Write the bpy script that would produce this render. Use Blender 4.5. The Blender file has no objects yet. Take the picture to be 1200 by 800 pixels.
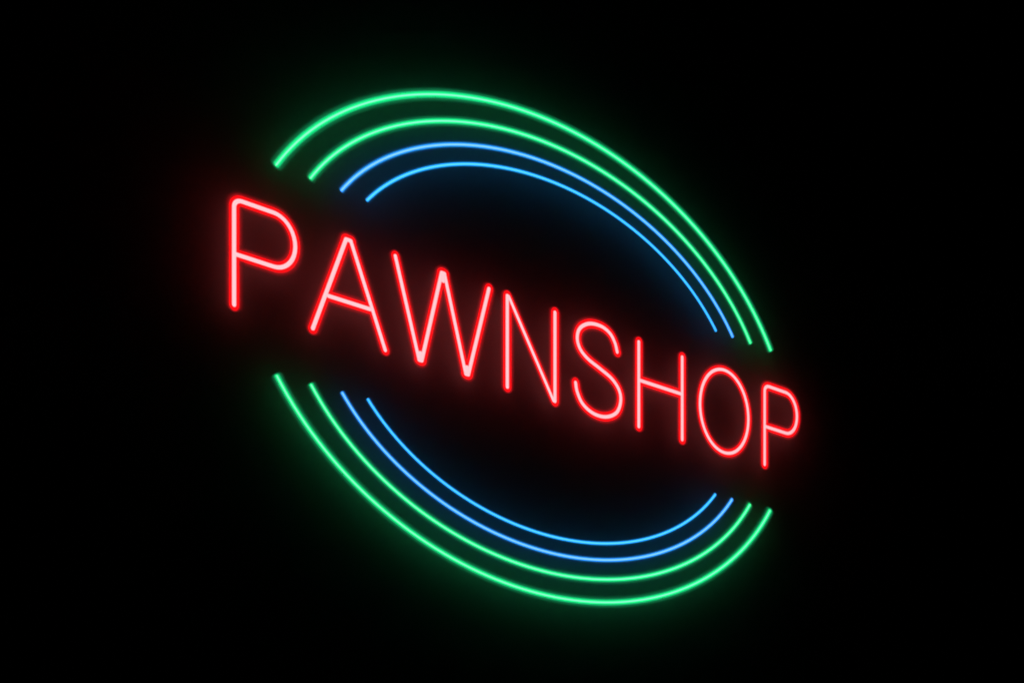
import bpy, bmesh, math
from mathutils import Vector

# ---------------------------------------------------------------- scene, camera, light
scn = bpy.context.scene
col = scn.collection

LENS_PX = 1277.0                    # focal length in units of a 1200-wide frame
THETA = math.atan2(LENS_PX, 2149.0) # the wall recedes to the right by this angle
EYE = 1.6                           # eye height in metres
UNIT = 5.0                          # metres per sign unit (upright)
UNIT_X = UNIT * LENS_PX / (2000.0 * math.sin(THETA))   # metres per sign unit (along the word)

cam_data = bpy.data.cameras.new('camera')
cam_data.sensor_width = 36.0
cam_data.lens = 36.0 * LENS_PX / 1200.0
cam_data.shift_y = (1101.0 - 400.0) / 1200.0           # level camera with a rising lens
cam_data.clip_end = 200.0
cam = bpy.data.objects.new('camera', cam_data)
cam.location = (0, 0, EYE)
cam.rotation_euler = (math.radians(90), 0, 0)
col.objects.link(cam)
scn.camera = cam

world = bpy.data.worlds.new('World')
scn.world = world
world.use_nodes = True
bg = world.node_tree.nodes['Background']
bg.inputs['Color'].default_value = (0.0, 0.0, 0.0, 1)  # night: the tubes and their added halo shells are the only light
bg.inputs['Strength'].default_value = 0.0

scn.view_settings.view_transform = 'Standard'
scn.view_settings.look = 'None'
scn.view_settings.exposure = 0.0
scn.view_settings.gamma = 1.0
scn.view_settings.use_curve_mapping = False
scn.render.engine = 'CYCLES'
scn.cycles.transparent_max_bounces = 64
scn.cycles.max_bounces = 6
scn.cycles.diffuse_bounces = 2
scn.cycles.sample_clamp_indirect = 0.0
scn.cycles.use_denoising = True
scn.cycles.filter_width = 2.0         # a slightly soft lens

# ---------------------------------------------------------------- materials
def new_mat(name):
    m = bpy.data.materials.new(name)
    m.use_nodes = True
    m.node_tree.nodes.clear()
    out = m.node_tree.nodes.new('ShaderNodeOutputMaterial')
    return m, m.node_tree.nodes, m.node_tree.links, out

def glowing(name, rgb, strength):
    m, n, l, out = new_mat(name)
    e = n.new('ShaderNodeEmission')
    e.inputs['Color'].default_value = (*rgb, 1)
    e.inputs['Strength'].default_value = strength
    l.new(e.outputs[0], out.inputs['Surface'])
    return m

def glowing_volume(name, rgb, density, tint=None, tint_density=0.0):
    """clear surface filled with an even glow, for tube gas and added halo"""
    m, n, l, out = new_mat(name)
    t = n.new('ShaderNodeBsdfTransparent')
    l.new(t.outputs[0], out.inputs['Surface'])
    e = n.new('ShaderNodeEmission')
    e.inputs['Color'].default_value = (*rgb, 1)
    e.inputs['Strength'].default_value = density
    if tint:
        ab = n.new('ShaderNodeVolumeAbsorption')
        ab.inputs['Color'].default_value = (*tint, 1)
        ab.inputs['Density'].default_value = tint_density
        ad = n.new('ShaderNodeAddShader')
        l.new(e.outputs[0], ad.inputs[0]); l.new(ab.outputs[0], ad.inputs[1])
        l.new(ad.outputs[0], out.inputs['Volume'])
    else:
        l.new(e.outputs[0], out.inputs['Volume'])
    return m

def wall_paint():
    m, n, l, out = new_mat('matt_black_paint')
    p = n.new('ShaderNodeBsdfPrincipled')
    tc = n.new('ShaderNodeTexCoord')
    nz = n.new('ShaderNodeTexNoise')
    nz.inputs['Scale'].default_value = 2.3
    nz.inputs['Detail'].default_value = 5.0
    l.new(tc.outputs['Object'], nz.inputs['Vector'])
    cr = n.new('ShaderNodeValToRGB')
    cr.color_ramp.elements[0].color = (WALL * 0.92,) * 3 + (1,)
    cr.color_ramp.elements[1].color = (WALL * 1.08,) * 3 + (1,)
    l.new(nz.outputs['Fac'], cr.inputs['Fac'])
    l.new(cr.outputs['Color'], p.inputs['Base Color'])
    p.inputs['Roughness'].default_value = 1.0
    p.inputs['Specular IOR Level'].default_value = 0.0
    p.subsurface_method = 'BURLEY'                       # sideways spread added to widen the halo behind the tubes
    p.inputs['Subsurface Weight'].default_value = 1.0
    p.inputs['Subsurface Radius'].default_value = (1.0, 1.0, 1.0)
    p.inputs['Subsurface Scale'].default_value = SPREAD
    l.new(p.outputs[0], out.inputs['Surface'])
    return m

def peg_plastic():
    m, n, l, out = new_mat('clear_plastic')
    t = n.new('ShaderNodeBsdfTransparent')
    g = n.new('ShaderNodeBsdfGlossy')
    g.inputs['Roughness'].default_value = 0.25
    mx = n.new('ShaderNodeMixShader')
    mx.inputs['Fac'].default_value = 0.04
    l.new(t.outputs[0], mx.inputs[1]); l.new(g.outputs[0], mx.inputs[2])
    l.new(mx.outputs[0], out.inputs['Surface'])
    return m

WALL = 0.095          # reflectance of the black wall
SPREAD = 0.25         # how far light creeps inside it
STANDOFF = 0.028      # tube centre to wall
DEPTH = 0.34          # the flex tubes are flattened against the wall

M_WALL = wall_paint()
M_PEG = peg_plastic()

#        core colour (clips to pink / mint / sky), gas colour, halo colour (soft glow round the tube, added as a shell)
KIND = {
    'red':    dict(edge=1.7, r=(0.0050, 0.0139, 0.025),
                   core=glowing('red_neon_core', (1.0, 0.80, 0.86), 1.3),
                   gas=glowing_volume('red_neon_gas', (1.0, 0.0, 0.0), 125.0, (1.0, 0.0, 0.0), 140.0),
                   halo=glowing_volume('red_neon_halo', (1.0, 0.01, 0.02), 28.0)),
    'green':  dict(edge=1.6, r=(0.0019, 0.0089, 0.021),
                   core=glowing('green_neon_core', (0.13, 1.0, 0.24), 2.3),
                   gas=glowing_volume('green_neon_gas', (0.0, 1.0, 0.28), 105.0),
                   halo=glowing_volume('green_neon_halo', (0.03, 1.0, 0.36), 13.0)),
    'green_thin': dict(edge=1.6, r=(0.0017, 0.0076, 0.018),
                   core=glowing('green_neon_core_slim', (0.13, 1.0, 0.24), 2.3),
                   gas=glowing_volume('green_neon_gas_slim', (0.0, 1.0, 0.28), 125.0),
                   halo=glowing_volume('green_neon_halo_slim', (0.03, 1.0, 0.36), 14.0)),
    'blue':   dict(edge=1.6, r=(0.0023, 0.0070, 0.014),
                   core=glowing('blue_neon_core', (0.10, 0.23, 1.0), 2.5),
                   gas=glowing_volume('blue_neon_gas', (0.006, 0.36, 1.0), 150.0),
                   halo=glowing_volume('blue_neon_halo', (0.03, 0.18, 1.0), 13.0)),
    'sky':    dict(edge=1.6, r=(0.0021, 0.0060, 0.012),
                   core=glowing('sky_neon_core', (0.05, 0.27, 1.0), 2.4),
                   gas=glowing_volume('sky_neon_gas', (0.003, 0.42, 1.0), 165.0),
                   halo=glowing_volume('sky_neon_halo', (0.02, 0.24, 1.0), 13.0)),
}

# ---------------------------------------------------------------- the setting
XC, YC = 0.9543, 0.3237                        # middle of the sign in sign units
u_c = 2749.0 - 2000.0 / XC
depth_c = LENS_PX * UNIT / (2749.0 - u_c)
root_loc = Vector(((u_c - 600.0) / LENS_PX * depth_c, depth_c, EYE + YC * UNIT))

wm = bpy.data.meshes.new('halo_wall')
bm = bmesh.new()
bmesh.ops.create_cube(bm, size=1.0)
for v in bm.verts:
    v.co = Vector((v.co.x * 9.0, 0.1 + v.co.y * 0.2, v.co.z * 7.0))
bm.to_mesh(wm); bm.free()
halo_wall = bpy.data.objects.new('halo_wall', wm)  # unseen backing added to catch the glow of the tubes
halo_wall.data.materials.append(M_WALL)
away = Vector((-math.sin(THETA), math.cos(THETA), 0))
halo_wall.location = Vector((root_loc.x, root_loc.y, 3.5)) + away * STANDOFF
halo_wall.rotation_euler = (0, 0, THETA)
halo_wall['kind'] = 'structure'
col.objects.link(halo_wall)

# ---------------------------------------------------------------- the sign
sign = bpy.data.objects.new('neon_sign', None)
sign.location = root_loc
sign.rotation_euler = (0, 0, THETA)
sign['label'] = 'glowing neon sign reading PAWNSHOP in red between green and blue arcs'
sign['category'] = 'neon sign'
sign.empty_display_size = 0.2
col.objects.link(sign)

def pt(x, y):
    """sign units -> metres on the sign's own plane"""
    return Vector(((x - XC) * UNIT_X, (y - YC) * UNIT))

def sweep(path, r, closed=False, sides=14, cap=1.0, edge=1.0):
    """flattened tube with rounded ends along a flat path; returns a mesh"""
    bm = bmesh.new()
    n = len(path)
    rings = []
    def ring(p, nrm, rad):
        vs = []
        for k in range(sides):
            a = 2 * math.pi * k / sides
            q = p + nrm * (math.cos(a) * rad)
            vs.append(bm.verts.new((q.x, math.copysign(abs(math.sin(a)) ** edge, math.sin(a)) * rad * DEPTH, q.y)))
        return vs
    def tangent(i):
        if closed:
            return (path[(i + 1) % n] - path[i - 1]).normalized()
        return (path[min(i + 1, n - 1)] - path[max(i - 1, 0)]).normalized()
    steps = 5
    if not closed:
        t = tangent(0); nr = Vector((-t.y, t.x))
        tip0 = bm.verts.new((path[0].x - t.x * r * cap, 0, path[0].y - t.y * r * cap))
        for s in range(1, steps):
            a = math.pi / 2 * s / steps
            rings.append(ring(path[0] - t * (math.cos(a) * r * cap), nr, math.sin(a) * r))
    for i in range(n):
        t = tangent(i); nr = Vector((-t.y, t.x))
        rings.append(ring(path[i], nr, r))
    if not closed:
        t = tangent(n - 1); nr = Vector((-t.y, t.x))
        for s in range(steps - 1, 0, -1):
            a = math.pi / 2 * s / steps
            rings.append(ring(path[-1] + t * (math.cos(a) * r * cap), nr, math.sin(a) * r))
        tip1 = bm.verts.new((path[-1].x + t.x * r * cap, 0, path[-1].y + t.y * r * cap))
    m = len(rings)
    for i in range(m if closed else m - 1):
        A, B = rings[i], rings[(i + 1) % m]
        for k in range(sides):
            bm.faces.new((A[k], A[(k + 1) % sides], B[(k + 1) % sides], B[k]))
    if not closed:
        for k in range(sides):
            bm.faces.new((tip0, rings[0][(k + 1) % sides], rings[0][k]))
            bm.faces.new((tip1, rings[-1][k], rings[-1][(k + 1) % sides]))
    bmesh.ops.recalc_face_normals(bm, faces=bm.faces)
    for f in bm.faces:
        f.smooth = True
    me = bpy.data.meshes.new('tube')
    bm.to_mesh(me); bm.free()
    return me

def united(meshes):
    """one closed surface from several crossing tubes"""
    if len(meshes) == 1:
        return meshes[0]
    objs = []
    for me in meshes:
        o = bpy.data.objects.new('stroke', me); col.objects.link(o); objs.append(o)
    base = objs[0]
    for o in objs[1:]:
        md = base.modifiers.new('join', 'BOOLEAN')
        md.operation = 'UNION'; md.solver = 'EXACT'; md.object = o
    dg = bpy.context.evaluated_depsgraph_get(); dg.update()
    out = bpy.data.meshes.new_from_object(base.evaluated_get(dg))
    for o in objs:
        bpy.data.objects.remove(o)
    for p in out.polygons:
        p.use_smooth = True
    return out

def peg_mesh(r=0.0022):
    bm = bmesh.new()
    for (rad, y0, y1) in ((r, 0.005, STANDOFF - 0.004), (r * 2.2, STANDOFF - 0.004, STANDOFF + 0.001)):
        c = []
        for y in (y0, y1):
            c.append([bm.verts.new((math.cos(k * math.pi / 4) * rad, y, math.sin(k * math.pi / 4) * rad)) for k in range(8)])
        for k in range(8):
            bm.faces.new((c[0][k], c[0][(k + 1) % 8], c[1][(k + 1) % 8], c[1][k]))
        bm.faces.new(c[0]); bm.faces.new(c[1])
    bmesh.ops.recalc_face_normals(bm, faces=bm.faces)
    me = bpy.data.meshes.new('peg'); bm.to_mesh(me); bm.free()
    me.materials.append(M_PEG)
    return me
PEG = peg_mesh()

def tube_part(name, label, kind, strokes, pegs, cap=1.0):
    """strokes: list of (path in metres, closed, slimness). A part (outer shell of added halo glow) with its sub-parts."""
    k = KIND[kind]
    made = []
    for rad, mat, sides, edge in ((k['r'][2], k['halo'], 24, 5.0), (k['r'][1], k['gas'], 16, k['edge']), (k['r'][0], k['core'], 10, 1.0)):
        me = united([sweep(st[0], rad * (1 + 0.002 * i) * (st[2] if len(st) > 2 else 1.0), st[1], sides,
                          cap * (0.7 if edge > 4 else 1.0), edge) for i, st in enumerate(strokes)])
        me.materials.clear(); me.materials.append(mat)
        made.append(me)
    halo_shell = bpy.data.objects.new(name, made[0]); col.objects.link(halo_shell)  # outermost shell: soft halo put into its tapered glowing shape
    halo_shell.parent = sign
    halo_shell['label'] = label
    for nm, me in (('gas_column', made[1]), ('glowing_core', made[2])):
        o = bpy.data.objects.new(nm, me); col.objects.link(o); o.parent = halo_shell
    for q in pegs:
        o = bpy.data.objects.new('standoff_peg', PEG); col.objects.link(o)
        o.parent = halo_shell; o.location = (q.x, 0, q.y)
    return halo_shell

def line(a, b, n=2):
    a, b = pt(*a), pt(*b)
    return [a.lerp(b, i / n) for i in range(n + 1)]

def arc(cx, cy, a, b, t0, t1, n):
    return [pt(cx + a * math.cos(t0 + (t1 - t0) * i / n), cy + b * math.sin(t0 + (t1 - t0) * i / n)) for i in range(n + 1)]

def spline(pts, sub=6, closed=False):
    P = [pt(*p) for p in pts]
    n = len(P); out = []
    for i in range(n if closed else n - 1):
        p0 = P[i - 1] if (closed or i > 0) else P[0] * 2 - P[1]
        p1 = P[i]; p2 = P[(i + 1) % n]
        p3 = P[(i + 2) % n] if (closed or i + 2 < n) else P[-1] * 2 - P[-2]
        for s in range(sub):
            t = s / sub
            out.append(0.5 * ((2 * p1) + (p2 - p0) * t + (2 * p0 - 5 * p1 + 4 * p2 - p3) * t * t + (3 * p1 - p0 - 3 * p2 + p3) * t ** 3))
    if not closed:
        out.append(P[-1])
    return out

LO, HI = 0.3007, 0.3502      # ends of the letter strokes
H2 = math.pi / 2

def letter_p(x0, xs, xr, top=0.3508, low=0.3248):
    """stem, rounded shoulder, bowl, and back to the stem"""
    yc, hb = (top + low) / 2, (top - low) / 2
    rc = 0.0030
    path = line((x0, LO), (x0, top - rc * 1.2), 4)
    path += arc(x0 + rc, top - rc * 1.2, rc, rc * 1.2, math.pi, H2, 6)[1:]
    path += line((x0 + rc, top), (xs, top), 3)[1:]
    path += arc(xs, yc, xr - xs, hb, H2, -H2, 18)[1:]
    bar = line((xs, low), (x0 + 0.0002, low), 3)[1:]
    return [(path + bar, False)]

def word():
    L = {}
    tube_part('letter', 'large red neon letter P that begins the word', 'red',
              letter_p(0.8082, 0.8236, 0.8323), [pt(0.8082, 0.303), pt(0.8082, 0.343), pt(0.8320, 0.338)])
    a0, a1 = (0.85345, 0.3502), (0.85545, 0.3502)
    tube_part('letter', 'red neon letter A', 'red',
              [(line((0.8395, LO), a0), False), (line(a1, (0.8705, LO)), False, 0.93), (line(a0, a1), False), (line((0.8461, 0.3191), (0.8638, 0.3191)), False)],
              [pt(0.8410, 0.305), pt(0.8545, 0.350), pt(0.8690, 0.305)])
    w = [((0.8750, 0.3505), (0.8858, LO + 0.0003)), ((0.8870, LO + 0.0003), (0.8963, HI)),
         ((0.8976, HI), (0.9078, LO + 0.0003)), ((0.9090, LO + 0.0003), (0.9191, 0.3505)),
         ((0.8858, LO + 0.0003), (0.8870, LO + 0.0003)), ((0.8963, HI), (0.8976, HI)), ((0.9078, LO + 0.0003), (0.9090, LO + 0.0003)),
         ((0.8864, LO + 0.0003), (0.8864, LO + 0.0040)), ((0.8969, HI), (0.8970, HI - 0.0040)), ((0.9084, LO + 0.0003), (0.9084, LO + 0.0040))]
    tube_part('letter', 'red neon letter W', 'red',
              [(line(a, b), False, 0.93 if i in (0, 2) else 1.0) for i, (a, b) in enumerate(w)], [pt(0.8765, 0.345), pt(0.8968, 0.350), pt(0.9177, 0.345)])
    tube_part('letter', 'red neon letter N', 'red',
              [(line((0.9283, LO), (0.9283, HI)), False), (line((0.9290, HI), (0.9523, LO)), False, 0.82), (line((0.9530, LO), (0.9530, HI)), False)],
              [pt(0.9283, 0.305), pt(0.9283, 0.347), pt(0.9530, 0.347)])
    s = [(0.9873, 0.3400), (0.9861, 0.3446), (0.9833, 0.3492), (0.9783, 0.3516), (0.9718, 0.3508), (0.9667, 0.3466),
         (0.9650, 0.3406), (0.9665, 0.3348), (0.9708, 0.3305), (0.9775, 0.3272), (0.9843, 0.3235), (0.9884, 0.3183),
         (0.9893, 0.3120), (0.9869, 0.3048), (0.9808, 0.3005), (0.9738, 0.3004), (0.9680, 0.3040), (0.9650, 0.3098), (0.9641, 0.3147)]
    tube_part('letter', 'red neon letter S', 'red', [(spline(s), False)], [pt(*s[3]), pt(*s[9]), pt(*s[14])])
    tube_part('letter', 'red neon letter H', 'red',
              [(line((0.9998, LO), (0.9998, HI)), False), (line((1.0259, LO), (1.0259, HI)), False), (line((0.9999, 0.3279), (1.0258, 0.3279)), False)],
              [pt(0.9998, 0.305), pt(0.9998, 0.347), pt(1.0259, 0.347), pt(1.0259, 0.305)])
    tube_part('letter', 'oval red neon letter O', 'red',
              [(arc(1.0527, 0.3259, 0.0157, 0.0254, 0, 2 * math.pi * 71 / 72, 71), True, 0.93)], [pt(1.0527, 0.3513), pt(1.0527, 0.3005)])
    tube_part('letter', 'small red neon letter P that ends the word', 'red',
              letter_p(1.0794, 1.0940, 1.1019), [pt(1.0794, 0.303), pt(1.0794, 0.343), pt(1.1016, 0.338)])
word()

def neon_arc(label, kind, xc, yo, a, b, up, y_end):
    y_end += 0.0 if up > 0 else 0.0006
    """part of an oval above (up=1) or below (up=-1) the word; ends cut off level with the word"""
    s0 = math.asin((y_end - yo) / b)
    n = 72
    path = []
    for i in range(n + 1):
        t = s0 + (math.pi - 2 * s0) * i / n
        path.append(pt(xc + a * math.cos(t), YC + up * (yo + b * math.sin(t))))
    tube_part('neon_arc', label, kind, [(path, False)], [path[3], path[n // 3], path[2 * n // 3], path[-4]], cap=0.45)

for up, where in ((1, 'above'), (-1, 'below')):
    neon_arc(f'outermost green neon arc {where} the word', 'green', 0.9540, -0.0127, 0.1438, 0.1449, up, 0.0505)
    neon_arc(f'second green neon arc {where} the word', 'green_thin', 0.9541, -0.0021, 0.1282, 0.1213, up, 0.0503)
    neon_arc(f'blue neon arc next to the green pair {where} the word', 'blue', 0.9547, 0.0017, 0.1159, 0.1064, up, 0.0500)
    neon_arc(f'innermost light blue neon arc {where} the word', 'sky', 0.9548, 0.0020, 0.1062, 0.0968, up, 0.0498)
